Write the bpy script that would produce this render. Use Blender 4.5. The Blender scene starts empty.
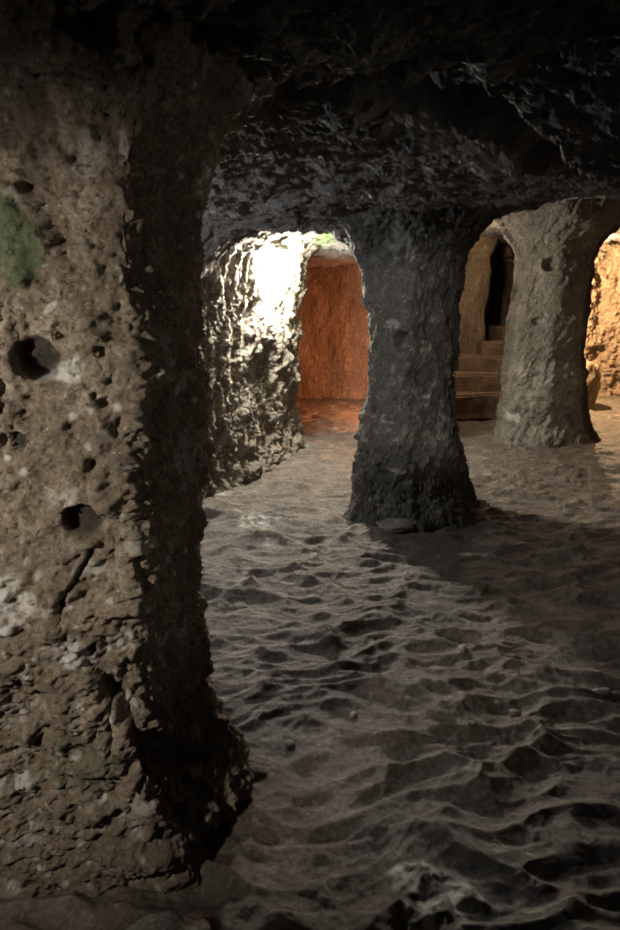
import bpy, bmesh, math
import numpy as np
from mathutils import Vector

# ------------------------------------------------------------------ camera
F, EYE, PITCH = 650.0, 1.5, math.radians(13.4)
sc = bpy.context.scene
cd = bpy.data.cameras.new('camera'); cam = bpy.data.objects.new('camera', cd)
sc.collection.objects.link(cam)
cam.location = (0, 0, EYE); cam.rotation_euler = (math.pi/2 - PITCH, 0, 0)
cd.sensor_fit = 'VERTICAL'; cd.sensor_height = 36; cd.lens = 36*F/930
cd.clip_start = 0.02; cd.clip_end = 100
sc.camera = cam
sc.view_settings.view_transform = 'Standard'; sc.view_settings.look = 'None'
sc.view_settings.gamma = 1; sc.view_settings.use_curve_mapping = False
sc.view_settings.exposure = 0.0
sc.cycles.use_denoising = True
sc.cycles.max_bounces = 5
# ------------------------------------------------------------------ world (faint air light)
w = bpy.data.worlds.new('world'); sc.world = w; w.use_nodes = True
bg = w.node_tree.nodes['Background']
bg.inputs[0].default_value = (0.75, 0.82, 1.0, 1); bg.inputs[1].default_value = 0.008
# ------------------------------------------------------------------ cave lamps out of view, and added fill lights
def lamp(name, loc, col, watt, r=0.05, spot=None, aim=None):
    l = bpy.data.lights.new(name, 'SPOT' if spot else 'POINT'); l.color = col; l.energy = watt; l.shadow_soft_size = r
    o = bpy.data.objects.new(name, l); sc.collection.objects.link(o); o.location = loc
    if spot:
        l.spot_size = math.radians(spot); l.spot_blend = 0.6
        o.rotation_euler = (Vector(aim) - Vector(loc)).to_track_quat('-Z', 'Y').to_euler()
    return o
MAIN_STRENGTH = 700.0
lamp('unseen_front_lamp', (-1.2, 0.3, 1.45), (1.0, 0.90, 0.77), 96, 0.03, 94, (-1.06, 1.42, 1.14))  # unseen front lamp aimed at the near pillar's face
lamp('mid_pillar_fill_spot', (-0.28, 0.75, 1.92), (1.0, 0.96, 0.88), 210, 0.05, 25, (0.72, 4.5, 1.2))  # added fill spot that brightens the middle pillar's front
lamp('side_face_fill_spot', (2.0, 0.95, 1.5), (1.0, 0.9, 0.74), 15, 0.08, 44, (-0.35, 1.7, 1.35))  # added fill spot for the near pillar's dark side face
lamp('right_front_fill', (2.3, 0.7, 1.3), (1.0, 0.95, 0.9), 1.3, 0.05)  # added weak fill from the right, no real source
lamp('side_chamber_lamp', (-1.6, 3.5, 1.70), (0.92, 0.95, 1.0), 62, 0.04)
lamp('orange_chamber_lamp', (1.06, 9.4, 0.8), (1.0, 0.36, 0.15), 95, 0.05)
lamp('warm_passage_lamp', (4.02, 10.4, 1.9), (1.0, 0.68, 0.36), 560, 0.04)
lamp('stair_lamp', (2.1, 8.9, 2.1), (1.0, 0.78, 0.54), 55, 0.05)
lamp('right_aisle_lamp', (3.1, 5.9, 1.25), (1.0, 0.76, 0.54), 9, 0.06)

# ------------------------------------------------------------------ numeric helpers
def W(px, py, Y):
    """world point on the plane y=Y seen at a pixel of the photograph"""
    dx = (px-310)/F; dy = (465-py)/F
    c, s = math.cos(PITCH), math.sin(PITCH)
    v = (dx, c + dy*s, -s + dy*c)
    t = Y/v[1]
    return (v[0]*t, Y, EYE + v[2]*t)
def G(px, py, z=0.0):
    dx = (px-310)/F; dy = (465-py)/F
    c, s = math.cos(PITCH), math.sin(PITCH)
    v = (dx, c + dy*s, -s + dy*c)
    t = (z-EYE)/v[2]
    return (v[0]*t, v[1]*t, z)
def _h(i, j, k, seed):
    n = (i.astype(np.uint32)*np.uint32(374761393) + j.astype(np.uint32)*np.uint32(668265263)
         + k.astype(np.uint32)*np.uint32(2147483647 & 1274126177) + np.uint32(seed*1013904223 & 0xffffffff))
    n = (n ^ (n >> np.uint32(13)))*np.uint32(1274126177)
    n = (n ^ (n >> np.uint32(16)))*np.uint32(2246822519)
    n ^= n >> np.uint32(13)
    return (n & np.uint32(0xffffff)).astype(np.float32)/np.float32(0xffffff)
def vnoise(P, seed=0):
    f = np.floor(P); i = f.astype(np.int64) + 10000; t = (P-f).astype(np.float32)
    t = t*t*t*(t*(t*6-15)+10)
    r = 0
    for a in (0, 1):
        for b in (0, 1):
            for c in (0, 1):
                wgt = (t[..., 0] if a else 1-t[..., 0])*(t[..., 1] if b else 1-t[..., 1])*(t[..., 2] if c else 1-t[..., 2])
                r = r + wgt*_h(i[..., 0]+a, i[..., 1]+b, i[..., 2]+c, seed)
    return r*2-1
def fbm(P, s, octv=4, seed=0, gain=0.5, st=(1, 1, 1)):
    Q = P*np.array(st)/s; a, r = 1.0, 0
    for o in range(octv):
        r = r + a*vnoise(Q + 17.3*o, seed+o); Q = Q*2.03; a *= gain
    return r
def ridged(P, s, octv=4, seed=0, st=(1, 1, 1)):
    Q = P*np.array(st)/s; a, r = 1.0, 0
    for o in range(octv):
        r = r + a*(1-2*np.abs(vnoise(Q + 9.1*o, seed+o))); Q = Q*2.1; a *= 0.5
    return r
def worley(P, s, seed=0, st=(1, 1, 1), second=False):
    Q = P*np.array(st)/s; f = np.floor(Q); i = f.astype(np.int64) + 10000; t = Q-f
    m = np.full(Q.shape[:-1], 9.0, np.float32); m2 = m.copy()
    for a in (-1, 0, 1):
        for b in (-1, 0, 1):
            for c in (-1, 0, 1):
                I, J, K = i[..., 0]+a, i[..., 1]+b, i[..., 2]+c
                d = ((a+_h(I, J, K, seed)-t[..., 0])**2 + (b+_h(I, J, K, seed+71)-t[..., 1])**2
                     + (c+_h(I, J, K, seed+143)-t[..., 2])**2).astype(np.float32)
                m2 = np.minimum(m2, np.maximum(m, d)); m = np.minimum(m, d)
    return (np.sqrt(m), np.sqrt(m2)) if second else np.sqrt(m)
def sm(a, b, x):
    t = np.clip((x-a)/(b-a), 0, 1); return t*t*(3-2*t)
def rot_about(P, ax, ang):
    """rotate coordinates so that streaks of noise run at an angle"""
    c, s = math.cos(ang), math.sin(ang); Q = P.copy()
    i, j = {'x': (1, 2), 'y': (0, 2), 'z': (0, 1)}[ax]
    Q[..., i] = c*P[..., i]-s*P[..., j]; Q[..., j] = s*P[..., i]+c*P[..., j]
    return Q
def normals(V, wrap=False):
    if wrap:
        du = np.roll(V, -1, 1) - np.roll(V, 1, 1)
    else:
        du = np.gradient(V, axis=1)
    dv = np.gradient(V, axis=0)
    n = np.cross(du, dv); n /= np.linalg.norm(n, axis=-1, keepdims=True)+1e-9
    return n
def seg_dist(A, B, pts):
    """distance from 2D points (A,B) to a polyline"""
    d = np.full(A.shape, 99.0)
    for (x0, y0), (x1, y1) in zip(pts[:-1], pts[1:]):
        ex, ey = x1-x0, y1-y0; L = ex*ex+ey*ey
        t = np.clip(((A-x0)*ex+(B-y0)*ey)/L, 0, 1)
        d = np.minimum(d, np.hypot(A-x0-t*ex, B-y0-t*ey))
    return d

# ------------------------------------------------------------------ mesh helpers
def tag(o, label=None, cat=None, group=None, kind=None):
    if label: o['label'] = label
    if cat: o['category'] = cat
    if group: o['group'] = group
    if kind: o['kind'] = kind
    return o
def grid_obj(name, V, mat, wrap=False, origin=(0, 0, 0), attrs=None, flip=False, parent=None, caps=False):
    n, m = V.shape[:2]
    co = (V.reshape(-1, 3) - np.array(origin)).astype(np.float32)
    idx = np.arange(n*m).reshape(n, m)
    if wrap: idx = np.concatenate([idx, idx[:, :1]], 1)
    a, b, c, d = idx[:-1, :-1], idx[:-1, 1:], idx[1:, 1:], idx[1:, :-1]
    q = np.stack([a, b, c, d] if not flip else [a, d, c, b], -1).reshape(-1, 4)
    me = bpy.data.meshes.new(name)
    me.vertices.add(len(co)); me.vertices.foreach_set('co', co.ravel())
    me.loops.add(q.size); me.loops.foreach_set('vertex_index', q.ravel().astype(np.int32))
    me.polygons.add(len(q)); me.polygons.foreach_set('loop_start', np.arange(0, q.size, 4, dtype=np.int32))
    me.polygons.foreach_set('use_smooth', np.ones(len(q), bool))
    me.update(calc_edges=True)
    for k, v in (attrs or {}).items():
        at = me.attributes.new(k, 'FLOAT', 'POINT'); at.data.foreach_set('value', np.asarray(v, np.float32).ravel())
    me.materials.append(mat)
    o = bpy.data.objects.new(name, me); sc.collection.objects.link(o)
    if parent: o.parent = parent
    o.location = origin
    return o
def bm_obj(name, bm, mat, parent=None, loc=(0, 0, 0), smooth=True):
    me = bpy.data.meshes.new(name); bm.to_mesh(me); bm.free()
    if smooth: me.polygons.foreach_set('use_smooth', np.ones(len(me.polygons), bool))
    me.materials.append(mat)
    o = bpy.data.objects.new(name, me); sc.collection.objects.link(o); o.location = loc
    if parent: o.parent = parent
    return o
def empty(name, loc):
    o = bpy.data.objects.new(name, None); sc.collection.objects.link(o); o.location = loc; return o

# ------------------------------------------------------------------ materials
def rock_mat(name, dark, mid, light, scale=1.0, speck=0.35, speck_col=(0.55, 0.53, 0.48), bump=0.6, rough=0.85, streak=(1, 1, 1), attrs=()):
    m = bpy.data.materials.new(name); m.use_nodes = True; nt = m.node_tree; N, L = nt.nodes, nt.links
    bs = N['Principled BSDF']; bs.inputs['Roughness'].default_value = rough
    bs.inputs['Specular IOR Level'].default_value = 0.35
    g = N.new('ShaderNodeNewGeometry')
    mp = N.new('ShaderNodeVectorMath'); mp.operation = 'MULTIPLY'; mp.inputs[1].default_value = streak
    L.new(g.outputs['Position'], mp.inputs[0])
    def noise(s, d=8, r=0.6):
        n = N.new('ShaderNodeTexNoise'); n.inputs['Scale'].default_value = s; n.inputs['Detail'].default_value = d
        n.inputs['Roughness'].default_value = r; L.new(mp.outputs[0], n.inputs['Vector']); return n.outputs[0]
    def ramp(src, a, b, c0=(0, 0, 0, 1), c1=(1, 1, 1, 1)):
        r = N.new('ShaderNodeValToRGB'); L.new(src, r.inputs[0]); e = r.color_ramp.elements
        e[0].position = a; e[1].position = b; e[0].color = c0; e[1].color = c1; return r
    def mix(f, a, b):
        x = N.new('ShaderNodeMix'); x.data_type = 'RGBA'
        if isinstance(f, float): x.inputs[0].default_value = f
        else: L.new(f, x.inputs[0])
        for v, s in ((a, 6), (b, 7)):
            if isinstance(v, tuple): x.inputs[s].default_value = (*v, 1)
            else: L.new(v, x.inputs[s])
        return x.outputs[2]
    r = ramp(noise(2.2*scale), 0.3, 0.72, (*dark, 1), (*mid, 1))
    r2 = ramp(noise(11*scale, 6, 0.7), 0.48, 0.72)
    col = mix(r2.outputs[0], r.outputs[0], light)
    r3 = ramp(noise(5*scale, 4), 0.42, 0.6)
    col2 = mix(r3.outputs[0], tuple(0.62*v for v in mid), col)
    ns = N.new('ShaderNodeTexVoronoi'); ns.inputs['Scale'].default_value = 34*scale; L.new(mp.outputs[0], ns.inputs['Vector'])
    inv = N.new('ShaderNodeMath'); inv.operation = 'SUBTRACT'; inv.inputs[0].default_value = 1; L.new(ns.outputs['Distance'], inv.inputs[1])
    rs = ramp(inv.outputs[0], 0.78, 0.86)
    rr = ramp(noise(6*scale, 3), 0.56, 0.66)
    mu = N.new('ShaderNodeMath'); mu.operation = 'MULTIPLY'; L.new(rs.outputs[0], mu.inputs[0]); L.new(rr.outputs[0], mu.inputs[1])
    mu2 = N.new('ShaderNodeMath'); mu2.operation = 'MULTIPLY'; L.new(mu.outputs[0], mu2.inputs[0]); mu2.inputs[1].default_value = speck
    col3 = mix(mu2.outputs[0], col2, speck_col)
    gr = ramp(noise(60*scale, 8, 0.8), 0.40, 0.62, (0.42, 0.42, 0.42, 1), (1.3, 1.3, 1.3, 1))
    gm = N.new('ShaderNodeMix'); gm.data_type = 'RGBA'; gm.blend_type = 'MULTIPLY'; gm.inputs[0].default_value = 0.75
    L.new(col3, gm.inputs[6]); L.new(gr.outputs[0], gm.inputs[7]); col3 = gm.outputs[2]
    for an, ac in attrs:
        at = N.new('ShaderNodeAttribute'); at.attribute_name = an
        col3 = mix(at.outputs['Fac'], col3, ac)
    L.new(col3, bs.inputs['Base Color'])
    b1 = N.new('ShaderNodeBump'); b1.inputs['Strength'].default_value = bump; b1.inputs['Distance'].default_value = 0.03/scale
    L.new(noise(60*scale, 8, 0.8), b1.inputs['Height'])
    b2 = N.new('ShaderNodeBump'); b2.inputs['Strength'].default_value = bump*0.7; b2.inputs['Distance'].default_value = 0.015/scale
    v2 = N.new('ShaderNodeTexVoronoi'); v2.inputs['Scale'].default_value = 24*scale; L.new(mp.outputs[0], v2.inputs['Vector'])
    pr = ramp(v2.outputs['Distance'], 0.05, 0.5)
    L.new(pr.outputs[0], b2.inputs['Height']); L.new(b1.outputs[0], b2.inputs['Normal'])
    L.new(b2.outputs[0], bs.inputs['Normal'])
    return m
M_near = rock_mat('tuff_beige', (0.16, 0.115, 0.075), (0.40, 0.325, 0.235), (0.58, 0.52, 0.42), 1.6, 0.9, (0.6, 0.55, 0.46), 0.9,
                  attrs=(('pale', (0.62, 0.60, 0.56)), ('algae', (0.035, 0.10, 0.03)), ('soot_shade', (0.018, 0.015, 0.012))))
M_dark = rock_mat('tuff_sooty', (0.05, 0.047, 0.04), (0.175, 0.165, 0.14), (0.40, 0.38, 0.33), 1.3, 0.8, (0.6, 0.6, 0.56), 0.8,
                  attrs=(('pale', (0.5, 0.49, 0.45)), ('soot_shade', (0.02, 0.02, 0.018))))
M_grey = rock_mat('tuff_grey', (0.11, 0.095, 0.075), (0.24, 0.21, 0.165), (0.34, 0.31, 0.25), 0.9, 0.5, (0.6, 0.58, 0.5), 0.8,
                  attrs=(('pale', (0.5, 0.47, 0.4)), ('soot_shade', (0.02, 0.018, 0.015))))
M_wall = rock_mat('tuff_wall', (0.20, 0.17, 0.13), (0.38, 0.33, 0.27), (0.52, 0.47, 0.4), 0.9, 0.4, (0.7, 0.68, 0.6), 0.7,
                  attrs=(('algae', (0.10, 0.30, 0.02)),))
M_back = rock_mat('tuff_ochre', (0.22, 0.14, 0.09), (0.46, 0.34, 0.235), (0.6, 0.48, 0.36), 0.7, 0.3, (0.7, 0.6, 0.5), 0.9, streak=(1, 1, 0.5))
M_floor = rock_mat('trodden_floor', (0.12, 0.098, 0.078), (0.225, 0.19, 0.155), (0.34, 0.30, 0.25), 0.9, 0.35, (0.6, 0.57, 0.5), 0.55, rough=0.55,
                   attrs=(('pale', (0.50, 0.48, 0.44)),))
M_ceil = rock_mat('sooty_ceiling', (0.13, 0.12, 0.11), (0.32, 0.30, 0.28), (0.48, 0.455, 0.43), 1.0, 0.5, (0.5, 0.48, 0.45), 0.9, streak=(0.6, 1.4, 1),
                  attrs=(('algae', (0.13, 0.34, 0.04)), ('pale', (0.34, 0.33, 0.31))))
M_step = rock_mat('stair_stone', (0.16, 0.10, 0.065), (0.28, 0.19, 0.125), (0.38, 0.28, 0.19), 1.2, 0.2, (0.5, 0.45, 0.4), 0.5)
M_stone = rock_mat('pale_stone', (0.26, 0.24, 0.21), (0.42, 0.40, 0.36), (0.55, 0.53, 0.48), 2.0, 0.3, (0.7, 0.68, 0.62), 0.6)
def plain(name, col, rough=0.5, metal=0.0, emit=None, es=0):
    m = bpy.data.materials.new(name); m.use_nodes = True; b = m.node_tree.nodes['Principled BSDF']
    b.inputs['Base Color'].default_value = (*col, 1); b.inputs['Roughness'].default_value = rough; b.inputs['Metallic'].default_value = metal
    if emit: b.inputs['Emission Color'].default_value = (*emit, 1); b.inputs['Emission Strength'].default_value = es
    return m
M_metal = plain('grey_lamp_metal', (0.3, 0.3, 0.3), 0.4, 0.8)
M_cable = plain('black_cable', (0.02, 0.02, 0.02), 0.6)
M_bulb = plain('glowing_glass', (1, 1, 1), 0.3, 0, (1.0, 0.93, 0.80), MAIN_STRENGTH)

# ------------------------------------------------------------------ floor
def depth_rows(n, y0, y1, back):
    r = np.exp(np.linspace(math.log(y0), math.log(y1), n)); return np.concatenate([np.linspace(back, y0, 26)[:-1], r])
def fan(rows, m, half0=2.6, kk=0.56):
    u = np.linspace(-1, 1, m); Y = rows[:, None]
    k = np.clip(Y, 1.0, None)*kk
    X = k*u*1.0 + half0*np.sign(u)*np.clip(np.abs(u)-0.8, 0, 1)**1.3*9
    return X, np.broadcast_to(Y, X.shape).copy()
def floor_h(X, Y, fine=True):
    P = np.stack([X, Y, np.zeros_like(X)], -1)
    h = 0.02*fbm(P, 1.3, 2, 5)
    h = h + 0.10*sm(9.5, 13, Y)
    if fine:
        wv = np.stack([0.10*fbm(P, 0.5, 2, 21), 0.08*fbm(P, 0.45, 2, 31), np.zeros_like(X)], -1)
        Q = P + wv
        amp = 0.55 + 0.45*sm(-0.55, 0.5, fbm(P, 0.9, 2, 77)+0.25)
        f1 = worley(Q, 0.15, 3, (0.62, 1.4, 1)); f2 = worley(Q, 0.08, 9, (0.62, 1.4, 1))
        h = h + amp*(0.070*f1**2.2 + 0.026*f2**2) + 0.008*fbm(Q, 0.10, 5, 40, st=(0.6, 1.5, 1)) - 0.03
        # crusted outcrops near the viewer
        cr = sm(0.45, 0.75, 0.6*fbm(P, 0.35, 4, 64) + 0.5*np.exp(-((X-0.33)**2/0.09+(Y-1.42)**2/0.02)) - 0.15)
        h = h + cr*(0.003*ridged(P, 0.04, 4, 90) + 0.012) - cr*amp*0.05*f1**2.2
    return h
rows = depth_rows(760, 0.95, 13.2, -1.2)
X, Y = fan(rows, 560)
H = floor_h(X, Y)
P = np.stack([X, Y, np.zeros_like(X)], -1)
pale = 1.0*sm(0.42, 0.62, 0.6*fbm(P, 0.35, 4, 64) + 0.5*np.exp(-((X-0.33)**2/0.09+(Y-1.42)**2/0.02)) - 0.15)*sm(-0.5, 0.4, fbm(P, 0.03, 3, 65))
fl = grid_obj('floor', np.stack([X, Y, H], -1), M_floor, attrs={'pale': pale}); tag(fl, kind='structure')

# ------------------------------------------------------------------ ceiling
GROOVE = [(-0.28, 1.76), (0.1, 1.72), (0.42, 1.80), (0.62, 2.08), (0.97, 2.5), (1.5, 2.95), (2.4, 3.3)]
_lp = [W(a, b, 4.85) for a, b in ((120, 330), (195, 282), (208, 264), (222, 251), (238, 238), (260, 226), (285, 220), (305, 219), (330, 222), (352, 236), (372, 250))]
LIPX = [p[0] for p in _lp]; LIPZ = [p[2] for p in _lp]
def ceil_h(X, Y):
    P = np.stack([X, Y, np.zeros_like(X)], -1)
    right = sm(0.6, 1.6, X)
    z = 2.10 + 0.04*fbm(P, 1.1, 3, 3)
    z = z + right*0.50*sm(3.3, 6.6, Y) + (1-right)*0.22*np.exp(-((Y-6.2)/0.9)**2) + (1-right)*0.1*sm(7, 9, Y)
    lipz = np.interp(X, LIPX, LIPZ) + 0.015*fbm(P, 0.2, 3, 9)    # lip over the corridor mouth
    z = z + (np.minimum(lipz, 2.06)-z)*(1-sm(0.95, 1.3, X))*np.exp(-(np.abs(Y-4.85)/0.27)**3)
    z = z - right*0.12*np.exp(-((Y-7.5)/0.35)**2)*sm(3.0, 3.6, X)
    wx = X + 0.05*fbm(P, 0.4, 3, 8); wy = Y + 0.05*fbm(P, 0.35, 3, 18)
    gy = np.interp(wx, [p[0] for p in GROOVE], [p[1] for p in GROOVE])
    d = wy-gy
    deep = sm(-0.45, -0.15, X)*(1-0.75*sm(0.35, 0.65, X))
    z = z + deep*0.45*(sm(0, 0.03, d)*(1-sm(0.22, 0.32, d)))
    z = z - 0.035*(1-sm(-0.02, 0.02, d))*sm(-1, -0.2, X)          # lower slab on the near side
    # bedding ledges
    z = z + 0.05*sm(0.0, 0.06, wy - 2.75 - 0.35*wx) * sm(0.5, 0.9, X) - 0.05*sm(0.5, 0.9, X)
    Q = rot_about(P, 'z', 0.25)
    f1 = worley(Q + 0.05*fbm(P, 0.2, 2, 55)[..., None], 0.12, 4, (0.62, 1.7, 1))
    f2 = worley(rot_about(P, 'z', -0.35) + 0.03*fbm(P, 0.1, 2, 56)[..., None], 0.06, 14, (0.5, 1.6, 1))
    z = z - 0.030*f1**1.5 - 0.026*f2**1.5 + 0.016*ridged(Q, 0.13, 5, 60, (0.55, 1.8, 1)) + 0.012*ridged(rot_about(P, 'z', 0.6), 0.055, 4, 61, (0.4, 1.7, 1)) + 0.025*fbm(P, 0.3, 5, 12)
    return z
rows = depth_rows(680, 0.95, 13.2, -1.2)
X, Y = fan(rows, 520)
Z = ceil_h(X, Y)
P = np.stack([X, Y, np.zeros_like(X)], -1)
alg = np.exp(-(((X-0.10)/0.2)**2 + ((Y-6.3)/0.6)**2))*sm(-0.6, 0.3, fbm(P, 0.15, 3, 2)+0.25)
gx = W(345, 10, 1.45)
pale = 0.8*sm(0.35, 0.6, np.exp(-(((X-0.08)/0.14)**2+((Y-1.5)/0.12)**2))+0.2*fbm(P, 0.08, 3, 6))
ce = grid_obj('ceiling', np.stack([X, Y, Z], -1), M_ceil, attrs={'algae': np.clip(alg*1.3, 0, 1), 'pale': pale}, flip=True); tag(ce, kind='structure')

# ------------------------------------------------------------------ lofts
def loft(zs, corner_fn, n, blur, reps=3):
    """stack of closed outlines with rounded corners; corner_fn(z) -> list of xy corners and the share of the points each side gets"""
    out = []
    for z in zs:
        C, share = corner_fn(z)
        C = np.array(C); k = len(C); cnt = [int(round(s*n)) for s in share]; cnt[-1] = n-sum(cnt[:-1])
        pts = [C[i] + (C[(i+1) % k]-C[i])*np.linspace(0, 1, cnt[i], endpoint=False)[:, None] for i in range(k)]
        p = np.concatenate(pts)
        for _ in range(reps):
            q = np.zeros_like(p); wsum = 0
            for s in range(-blur, blur+1):
                ww = 1-abs(s)/(blur+1); q += ww*np.roll(p, s, 0); wsum += ww
            p = q/wsum
        out.append(np.column_stack([p, np.full(len(p), z)]))
    return np.array(out)
def curve(pix, Y):
    """silhouette pixels at depth Y -> arrays z, x sorted by z"""
    w = sorted([(W(px, py, Y)[2], W(px, py, Y)[0]) for px, py in pix])
    zs = np.array([a for a, _ in w]); xs = np.array([b for _, b in w])
    return lambda z: float(np.interp(z, zs, xs))

# ---- near pillar on the left
sil = curve([(470, 0), (380, 30), (312, 56), (274, 76), (250, 98), (228, 135), (214, 185), (208, 240), (206, 330), (205, 400), (203, 470), (203, 530), (208, 580), (214, 640), (223, 700), (235, 750), (247, 800), (262, 850)], 1.80)
edg = curve([(190, -40), (172, 0), (152, 60), (138, 130), (130, 200), (129, 300), (134, 400), (124, 470), (130, 520), (134, 600), (135, 680), (142, 760), (155, 840), (170, 905), (185, 940)], 1.42)
def near_c(z):
    fy = 1.42 + 0.02*sm(0.35, 0.0, z) - 0.05*sm(1.9, 2.15, z)
    xb, xc = edg(z), sil(z)
    return [(-1.9, fy-0.12), (xb, fy), (xc, 1.80), (xc-0.28, 2.4), (-1.9, 2.6)], (0.47, 0.27, 0.12, 0.07, 0.07)
zs = np.linspace(-0.06, 2.28, 520)
V = loft(zs, near_c, 560, 5)
n = normals(V, True)
P = V.copy()
px = 310 + F*P[..., 0]/(P[..., 1]*math.cos(PITCH)-(P[..., 2]-EYE)*math.sin(PITCH))
wp = P + 0.05*fbm(P, 0.3, 3, 1)[..., None]
d = 0.030*fbm(P, 0.35, 3, 11) + 0.022*fbm(P, 0.10, 5, 15, 0.68)
d = d - 0.020*np.clip(0.42-worley(wp, 0.085, 5), 0, 1)*2*sm(-0.2, 0.4, fbm(P, 0.3, 2, 8)+0.1)
d = d - 0.010*np.clip(0.35-worley(wp, 0.03, 25), 0, 1)*2.5
d = d + 0.012*worley(wp, 0.06, 35, (1, 1, 0.7))
low = sm(1.0, 0.5, P[..., 2])
d = d + low*0.022*(worley(rot_about(wp, 'y', 0.5), 0.09, 45, (1, 1, 1.3))-0.5) + sm(1.75, 2.0, P[..., 2])*0.03*(worley(rot_about(wp, 'y', -0.5), 0.12, 46)-0.5)
front = np.clip(-n[..., 1], 0, 1) > 0.6
def hole(px_, py_, r, depth, squash=1.0, Yp=1.40):
    c = W(px_, py_, Yp); q = np.hypot((P[..., 0]-c[0]), (P[..., 2]-c[2])*squash)/r
    return (P[..., 1] < 1.66)*-depth*(1-sm(0.72, 1.06, q)), q
for hx, hy, hr, hd in ((36, 358, 0.049, 0.04), (82, 521, 0.046, 0.035), (18, 441, 0.024, 0.028), (128, 515, 0.02, -0.012), (60, 330, .02, .012), (100, 352, .014, .012), (104, 402, .013, .014), (70, 445, .012, .010)):
    dh, q = hole(hx, hy, hr, hd); d = d*(1-0.7*(dh < -0.01)) + dh
c1 = W(58, 368, 1.40); q1 = np.hypot((P[..., 0]-c1[0])/1.5, P[..., 2]-c1[2])/0.045
d = d - 0.016*(1-sm(0.6, 1.1, q1))*(P[..., 1] < 1.66)
def crack(pix, wd, dep, Yp=1.40):
    global d
    pts = [(W(a, b, Yp)[0], W(a, b, Yp)[2]) for a, b in pix]
    j = 0.008*fbm(P, 0.05, 3, 99)
    s = seg_dist(P[..., 0]+j, P[..., 2]+j, pts)
    d = d - dep*(1-sm(wd*0.2, wd, s))*(P[..., 1] < 1.75)
    return s
crack([(92, 548), (72, 585), (62, 602), (68, 640), (95, 672), (108, 690), (108, 760)], 0.008, 0.022)
crack([(106, 688), (128, 725), (150, 770), (182, 822)], 0.026, 0.05)
crack([(0, 630), (40, 628), (70, 640)], 0.006, 0.012)
s2 = crack([(152, 530), (153, 575)], 0.006, 0.02, 1.6)
crack([(0, 300), (8, 380), (0, 470)], 0.008, 0.012)
pl = np.zeros(P.shape[:2])
def blob(px_, py_, rx, rz, a=1.0, seed=3, Yp=1.40, sc_=0.05):
    c = W(px_, py_, Yp)
    return a*sm(0.35, 0.65, np.exp(-(((P[..., 0]-c[0])/rx)**2 + ((P[..., 2]-c[2])/rz)**2)) + 0.28*fbm(P, sc_, 4, seed))*(P[..., 1] < 1.75)
for a in ((12, 600, .06, .07, .95), (75, 655, .075, .045, 1.0), (120, 640, .03, .03, .6), (60, 372, .05, .028, 1.0), (120, 140, .015, .05, .7), (22, 790, .02, .04, .8), (110, 870, .03, .015, .8), (45, 785, .012, .03, .6), (95, 905, .06, .02, .5), (15, 885, .04, .02, .5), (160, 850, .03, .02, .4), (12, 195, .02, .02, .5)):
    pl = np.maximum(pl, blob(*a[:4], a[4], int(a[0])))
pl = np.maximum(pl, 0.5*sm(0.62, 0.8, fbm(P, 0.09, 4, 50)*0.9+0.1))
pl = np.maximum(pl*sm(-1.0, 0.2, fbm(P, 0.02, 4, 52, 0.7)), 0.9*sm(0.24, 0.14, worley(wp, 0.05, 66))*sm(-0.1, 0.3, fbm(P, 0.25, 2, 51)))
alg = np.maximum(blob(8, 240, .075, .11, 0.6, 12), 0.35*blob(80, 770, .1, .12, .8, 14))
soot_shade = np.zeros(P.shape[:2])
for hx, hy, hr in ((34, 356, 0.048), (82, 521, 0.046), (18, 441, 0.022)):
    _, q = hole(hx, hy, hr, 0.0); soot_shade = np.maximum(soot_shade, 0.85*(1-sm(0.7, 1.05, q))*(P[..., 1] < 1.66))  # shade inside the holes painted into the colour
soot_shade = np.maximum(soot_shade, blob(10, 95, .1, .12, .6, 17, sc_=0.08)); soot_shade = np.maximum(soot_shade, .25*sm(1.85, 2.1, P[..., 2]))
V = V + n*d[..., None]
o0 = (-0.9, 1.95, 0)
npil = grid_obj('rock_pillar', V, M_near, wrap=True, origin=o0, attrs={'pale': pl, 'algae': alg, 'soot_shade': soot_shade})
tag(npil, 'massive pitted beige rock pillar filling the left foreground, with two round dark holes and a crack', 'rock pillar', 'hewn pillars holding up the cave roof')

# ---- middle pillar
lf = curve([(290, 195), (318, 212), (342, 228), (355, 245), (364, 268), (369, 300), (371, 340), (369, 380), (365, 410), (360, 440), (357, 470), (354, 490), (348, 512), (338, 530)], 4.55)
fr = curve([(480, 195), (462, 215), (450, 250), (443, 300), (442, 350), (444, 400), (449, 450), (456, 490), (466, 520), (475, 532)], 4.45)
rt = curve([(570, 195), (520, 204), (497, 214), (478, 232), (466, 255), (459, 290), (456, 340), (456, 400), (459, 440), (466, 470), (476, 497), (487, 512)], 4.85)
def mid_c(z):
    fl_ = 0.25*sm(1.75, 2.15, z)
    b = 0.07*sm(0.25, 0.0, z)
    return [(lf(z), 4.55-fl_*0.6-b), ((lf(z)+fr(z))/2, 4.36-fl_-b), (fr(z), 4.45-fl_-b), (rt(z), 4.85), (rt(z)-0.12, 5.25+fl_), (lf(z)+0.1, 5.25+fl_)], (0.2, 0.2, 0.22, 0.14, 0.12, 0.12)
zs = np.linspace(-0.06, 2.32, 400)
V = loft(zs, mid_c, 460, 9); n = normals(V, True); P = V.copy(); wp = P + 0.05*fbm(P, 0.3, 3, 1)[..., None]
d = 0.006*fbm(P, 0.05, 4, 117, 0.6) - 0.02*np.clip(0.42-worley(wp, 0.07, 37), 0, 1)*1.6 + 0.016*ridged(rot_about(wp, 'y', -0.2), 0.16, 4, 118, (1, 1, 0.5)) + 0.035*fbm(P, 0.5, 3, 110) + 0.018*fbm(P, 0.13, 5, 115, 0.55) + 0.012*(worley(wp, 0.15, 35, (1, 1, 0.6))-0.4) + 0.008*ridged(rot_about(P, 'y', 0.35), 0.07, 3, 7, (1, 1, 0.4))
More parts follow.
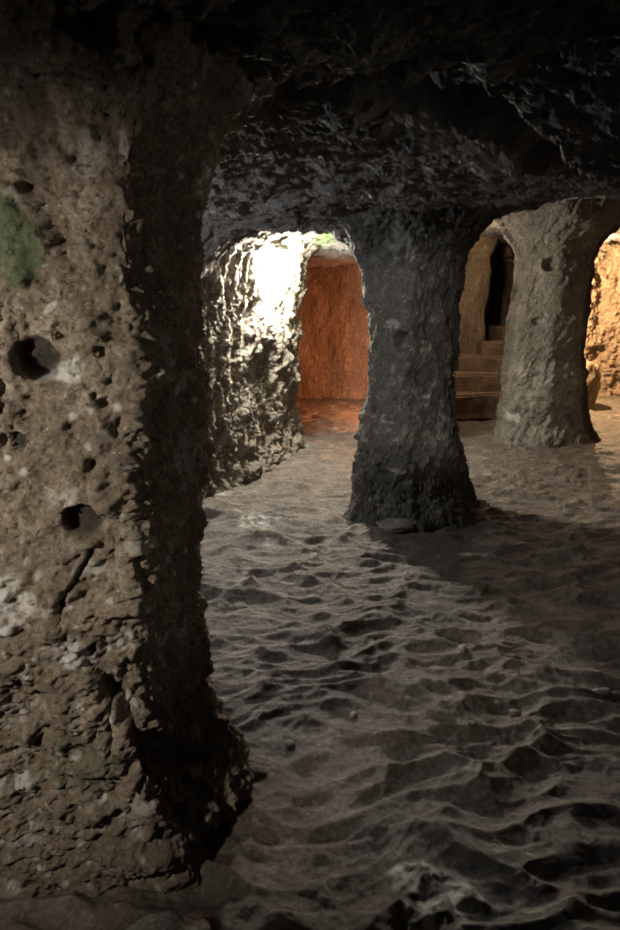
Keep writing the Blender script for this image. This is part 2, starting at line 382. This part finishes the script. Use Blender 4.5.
c = W(403, 341, 4.4); q = np.hypot(P[..., 0]-c[0], (P[..., 2]-c[2])*0.8)/0.055
d = d*(1-0.6*(q < 1)) - 0.07*(1-sm(0.6, 1.05, q))*(P[..., 1] < 4.8)
def blob2(px_, py_, rx, rz, a, Yp, seed, lim):
    c = W(px_, py_, Yp); return a*sm(0.35, 0.65, np.exp(-(((P[..., 0]-c[0])/rx)**2 + ((P[..., 2]-c[2])/rz)**2)) + 0.3*fbm(P, 0.08, 4, seed))*(P[..., 1] < lim)
pl = np.zeros(P.shape[:2])
for a in ((365, 222, .10, .03, .35), (400, 240, .12, .14, .28), (425, 215, .12, .04, .4), (426, 396, .04, .02, .8), (388, 420, .05, .04, .6), (395, 470, .08, .02, .75), (440, 430, .06, .25, .3), (395, 325, .05, .05, .45), (345, 225, .05, .03, .5)):
    pl = np.maximum(pl, blob2(*a, 4.4, int(a[0]), 4.8))
pl = np.maximum(pl, 0.9*sm(0.24, 0.14, worley(wp, 0.085, 66))*sm(-0.3, 0.3, fbm(P, 0.4, 2, 51)))
pl = pl*sm(-0.5, 0.5, fbm(P, 0.035, 4, 52))
soot_shade = 0.25*sm(1.55, 2.0, P[..., 2]) + 0.6*sm(4.55, 4.75, P[..., 1])  # soot towards the roof; shade of the right side and rear painted in
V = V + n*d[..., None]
mp_ = grid_obj('rock_pillar', V, M_dark, wrap=True, origin=(0.75, 4.8, 0), attrs={'pale': pl, 'soot_shade': soot_shade})
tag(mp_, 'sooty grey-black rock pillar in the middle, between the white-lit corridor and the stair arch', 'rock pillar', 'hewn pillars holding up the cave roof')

# ---- far pillar on the right
lf2 = curve([(486, 190), (502, 202), (514, 216), (523, 238), (525, 262), (523, 290), (519, 320), (516, 350), (513, 380), (510, 410), (506, 432), (501, 446)], 7.4)
fr2 = curve([(600, 200), (590, 215), (583, 235), (580, 260), (577, 300), (575, 350), (575, 400), (577, 435), (580, 450)], 7.35)
rt2 = curve([(690, 198), (650, 212), (622, 226), (602, 242), (590, 262), (586, 300), (583, 340), (584, 380), (588, 410), (594, 432), (600, 445)], 7.7)
def far_c(z):
    f = 0.3*sm(2.05, 2.5, z); b = 0.08*sm(0.25, 0, z)
    return [(lf2(z), 7.4-f*.5-b), ((lf2(z)+fr2(z))/2, 7.22-f-b), (fr2(z), 7.35-f-b), (rt2(z), 7.7), (rt2(z)-0.15, 8.15+f), (lf2(z)+0.1, 8.15+f)], (0.2, 0.22, 0.22, 0.14, 0.11, 0.11)
zs = np.linspace(-0.06, 2.75, 330)
V = loft(zs, far_c, 360, 7); n = normals(V, True); P = V.copy(); wp = P + 0.05*fbm(P, 0.3, 3, 1)[..., None]
d = 0.014*ridged(rot_about(wp, 'y', 0.5), 0.10, 4, 218, (1, 1, 0.3)) - 0.03*np.clip(0.4-worley(wp, 0.11, 38), 0, 1)*1.6 + 0.035*fbm(P, 0.6, 3, 210) + 0.02*fbm(P, 0.15, 5, 215, 0.55) + 0.028*(worley(rot_about(wp, 'y', 0.4), 0.13, 35, (1, 1, 0.45))-0.4)
for hx, hy, hr, hd in ((552, 264, 0.075, 0.10), (529, 267, .04, .04), (540, 322, .045, .04)):
    c = W(hx, hy, 7.2); q = np.hypot(P[..., 0]-c[0], P[..., 2]-c[2])/hr
    d = d*(1-0.6*(q < 1)) - hd*(1-sm(0.6, 1.05, q))*(P[..., 1] < 7.7)
pl = np.maximum(blob2(513, 418, .14, .08, .8, 7.3, 4, 7.7), 0.8*sm(0.15, 0.10, worley(wp, 0.16, 67))*sm(0, 0.3, fbm(P, 0.4, 2, 51)))
pl = np.maximum(pl, 0.25*sm(1.0, 0.85, P[..., 2]))*sm(-0.6, 0.5, fbm(P, 0.06, 4, 52))
soot_shade = 0.75*sm(7.45, 7.6, P[..., 1])*sm(2.2, 2.5, P[..., 0]) + 0.3*sm(2.1, 2.5, P[..., 2])  # shade of the right side painted in; soot towards the top
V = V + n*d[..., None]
rp = grid_obj('rock_pillar', V, M_grey, wrap=True, origin=(2.7, 7.75, 0), attrs={'pale': pl, 'soot_shade': soot_shade})
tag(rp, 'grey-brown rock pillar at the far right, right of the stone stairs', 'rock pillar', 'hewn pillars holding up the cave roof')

# ------------------------------------------------------------------ walls: plan path swept up, leaning into the roof
def resample(pts, n):
    p = np.array(pts, float); 
    for _ in range(3):   # chaikin
        q = [p[0]]
        for a, b in zip(p[:-1], p[1:]): q += [a*.75+b*.25, a*.25+b*.75]
        q.append(p[-1]); p = np.array(q)
    s = np.concatenate([[0], np.cumsum(np.hypot(*np.diff(p, axis=0).T))])
    t = np.linspace(0, s[-1], n)
    return np.column_stack([np.interp(t, s, p[:, 0]), np.interp(t, s, p[:, 1])])
def wall(name, pts, n, m, top, curl, mat, dfn, attrs=None, flip=False, side=1, kind='structure', cstart=0.5):
    c = resample(pts, n); t = np.gradient(c, axis=0); t /= np.linalg.norm(t, axis=1, keepdims=True)
    nr = np.column_stack([t[:, 1], -t[:, 0]])*side       # towards the room
    zs = np.linspace(-0.06, top, m)
    off = curl*sm(top-cstart, top+0.05, zs)**1.4 + 0.06*sm(0.25, 0, zs)
    V = np.empty((m, n, 3)); V[..., :2] = c[None] + nr[None]*off[:, None, None]; V[..., 2] = zs[:, None]
    nn = np.zeros_like(V); nn[..., :2] = nr[None]
    P = V.copy(); d = dfn(P); V = V + nn*d[..., None]
    at = {k: f(P) for k, f in (attrs or {}).items()}
    o = grid_obj(name, V, mat, attrs=at, flip=flip); tag(o, kind=kind); return o
def d_left(P):
    wp = P + 0.05*fbm(P, 0.25, 3, 1)[..., None]
    R = rot_about(wp, 'y', 0.25)
    return (0.06*fbm(P, 0.45, 3, 300) + 0.052*(worley(R, 0.11, 305, (1, 1, 0.25))-0.45) + 0.03*fbm(R, 0.06, 5, 310, 0.65, (1, 1, 0.35)) + 0.015*ridged(R, 0.06, 3, 320, (1, 1, 0.3)))
def al(P): return np.zeros(P.shape[:2])
wall('wall_left', [(-4.2, 3.2), (-3.2, 4.75), (-1.5, 4.9), (-1.02, 4.98), (-0.86, 5.25), (-0.62, 5.85), (-0.36, 6.5), (-0.13, 7.15), (-0.16, 7.45), (-0.7, 8.2), (-1.4, 9.6)], 620, 330, 2.34, 0.5, M_wall, d_left, {'algae': al})
def d_back(P):
    wp = P + 0.06*fbm(P, 0.3, 3, 2)[..., None]
    return 0.05*fbm(P, 0.8, 3, 400) + 0.06*(worley(wp, 0.24, 405, (1, 1, 0.35))-0.45) + 0.035*fbm(P, 0.16, 5, 410, 0.6, (1, 1, 0.45))
wall('wall_back', [(-1.9, 9.0), (-1.3, 10.6), (-0.2, 11.1), (0.9, 11.1), (1.5, 10.6), (1.62, 9.6), (1.30, 8.4), (1.22, 7.5), (1.36, 7.38)], 620, 260, 2.66, 0.14, M_back, d_back)  # last stretch is the hidden partition added to stop the orange light
wall('wall_added_screen_jamb', [(1.36, 7.38), (1.50, 7.6), (1.66, 8.8), (1.82, 10.1), (1.95, 10.55), (2.4, 10.58), (2.76, 10.56), (2.80, 10.7), (2.82, 12.8)], 420, 260, 2.66, 0.14, M_back, d_back)  # other face of the added light-blocking partition, then the real stair jamb
wall('wall_stairwell', [(2.82, 12.8), (3.62, 12.8), (3.55, 10.4), (3.42, 9.6), (3.5, 9.15), (3.62, 9.3), (3.75, 10.3)], 300, 220, 2.66, 0.14, M_back, d_back)  # includes a hidden buttress added to keep lamp light out of the doorway
def d_right(P):
    wp = P + 0.08*fbm(P, 0.3, 3, 2)[..., None]
    return 0.14*fbm(P, 0.7, 3, 500) + 0.14*(worley(wp, 0.34, 505, (1, 1, 0.4))-0.45) + 0.10*fbm(P, 0.2, 5, 510, 0.68, (1, 1, 0.6))
wall('wall_right', [(3.75, 10.3), (3.95, 10.6), (4.3, 11.3), (5.0, 11.6), (5.9, 11.0), (6.3, 9.0), (5.6, 6.5), (5.0, 3.0), (4.8, -1.2)], 620, 240, 2.66, 0.3, M_back, d_right)

# ------------------------------------------------------------------ stairs
st = empty('stone_staircase', (2.75, 9.1, 0))
tag(st, 'worn stone staircase climbing into the dark doorway behind the middle pillar', 'staircase')
tops = [(0.36, 2.0, 3.25, 9.0, 9.5), (0.60, 2.08, 3.25, 9.35, 9.85), (0.83, 2.2, 3.25, 9.7, 10.15), (1.05, 2.6, 3.25, 9.98, 10.28), (1.25, 3.04, 3.3, 10.29, 12.0)]
for k, (zt, x0, x1, y0, y1) in enumerate(tops):
    zb = (tops[k-1][0] - 0.02) if k in (1, 2, 3) else 0.02
    if k == 4: zb = 0.85
    bm = bmesh.new(); bmesh.ops.create_cube(bm, size=1)
    for v in bm.verts:
        v.co.x = (x0 if v.co.x < 0 else x1)-2.75; v.co.y = (y0 if v.co.y < 0 else y1)-9.1; v.co.z = zb if v.co.z < 0 else zt
    bmesh.ops.bevel(bm, geom=[e for e in bm.edges if all(v.co.z > zt-0.01 for v in e.verts)], offset=0.03, segments=3, affect='EDGES')
    bmesh.ops.subdivide_edges(bm, edges=[e for e in bm.edges if e.calc_length() > 0.2], cuts=10, use_grid_fill=True)
    bmesh.ops.triangulate(bm, faces=[f for f in bm.faces if len(f.verts) > 4])
    co = np.array([v.co[:] for v in bm.verts]); dd = 0.03*fbm(co, 0.3, 3, 600+k)
    for v, q in zip(bm.verts, dd):
        v.co.y += float(q)*0.6; v.co.z += float(q)*0.5
    bm_obj('step', bm, M_step, st, smooth=False)

# ------------------------------------------------------------------ stones
def rock(name, loc, size, mat, seed, sub=4, rz=0.0, rough=0.22):
    bm = bmesh.new(); bmesh.ops.create_icosphere(bm, subdivisions=sub, radius=1)
    co = np.array([v.co[:] for v in bm.verts])
    dd = rough*fbm(co, 0.9, 4, seed) + 0.1*(worley(co, 0.7, seed)-0.5)
    for v, q in zip(bm.verts, dd):
        c = v.co*(1+float(q)); v.co = Vector((c.x*size[0], c.y*size[1], c.z*size[2]))
    o = bm_obj(name, bm, mat, None, loc); o.rotation_euler.z = rz; return o
def fh(x, y):
    return float(floor_h(np.array([[x]], float), np.array([[y]], float))[0, 0])
def on_floor(px_, py_, size, sink=0.3):
    x, y, _ = G(px_, py_); return (x, y, fh(x, y) + size[2]*(1-sink))
s_ = (0.11, 0.055, 0.075); o = rock("boulder", (-0.36, 1.245, fh(-0.36, 1.245)+0.05), s_, M_stone, 3, rz=0.3)
tag(o, 'low pale-topped boulder at the foot of the big left pillar', 'boulder')
s_ = (0.13, 0.08, 0.05); o = rock('stone', on_floor(397, 530, s_, 0.1), s_, M_stone, 5)
tag(o, 'flat pale stone lying against the foot of the middle pillar', 'stone')
s_ = (0.2, 0.3, 0.42); o = rock('boulder', (4.38, 10.35, 0.36), s_, M_back, 8, 5)
tag(o, 'tall ochre boulder leaning at the lit wall right of the far pillar', 'boulder')
chips = [(514, 713, .016, 'small pale stone chip on the rippled floor at the right, middle distance'),
         (353, 714, .013, 'tiny pale pebble on the floor below the middle pillar'),
         (290, 744, .015, 'pale stone chip in a floor hollow right of the big left pillar'),
         (602, 698, .018, 'long thin pale stone chip on the floor near the right edge'),
         (462, 655, .020, 'pale pebble in the shadow of the middle pillar'),
         (240, 606, .03, 'whitish stone sticking out of the floor beside the big left pillar')]
for k, (a, b, r, lab) in enumerate(chips):
    s_ = (r*1.5 if k != 3 else r*2.2, r, r*0.7)
    o = rock('pebble', on_floor(a, b, s_, 0.35), s_, M_stone, 20+k, 2, rz=k*1.1); tag(o, lab, 'pebble', 'loose stones on the cave floor')

# ------------------------------------------------------------------ the lamp in the corridor
lx, ly, lz = W(282, 268, 6.2)
lp = empty('wall_lamp', (lx, ly, lz)); tag(lp, 'blinding white lamp fixed to the rough left wall of the arched corridor', 'lamp')
bm = bmesh.new(); bmesh.ops.create_uvsphere(bm, u_segments=20, v_segments=12, radius=0.10)
for v in bm.verts: v.co.z *= 1.35
bm_obj('bulb', bm, M_bulb, lp)
bm = bmesh.new(); bmesh.ops.create_cone(bm, cap_ends=True, segments=24, radius1=0.075, radius2=0.055, depth=0.07)
bm_obj('lamp_socket', bm, M_metal, lp, (0, 0, 0.165))
bm = bmesh.new(); bmesh.ops.create_cone(bm, cap_ends=True, segments=12, radius1=0.012, radius2=0.012, depth=0.36, matrix=__import__('mathutils').Matrix.Rotation(math.pi/2, 4, 'Y'))
bm_obj('bracket', bm, M_metal, lp, (-0.17, 0.02, 0.19))
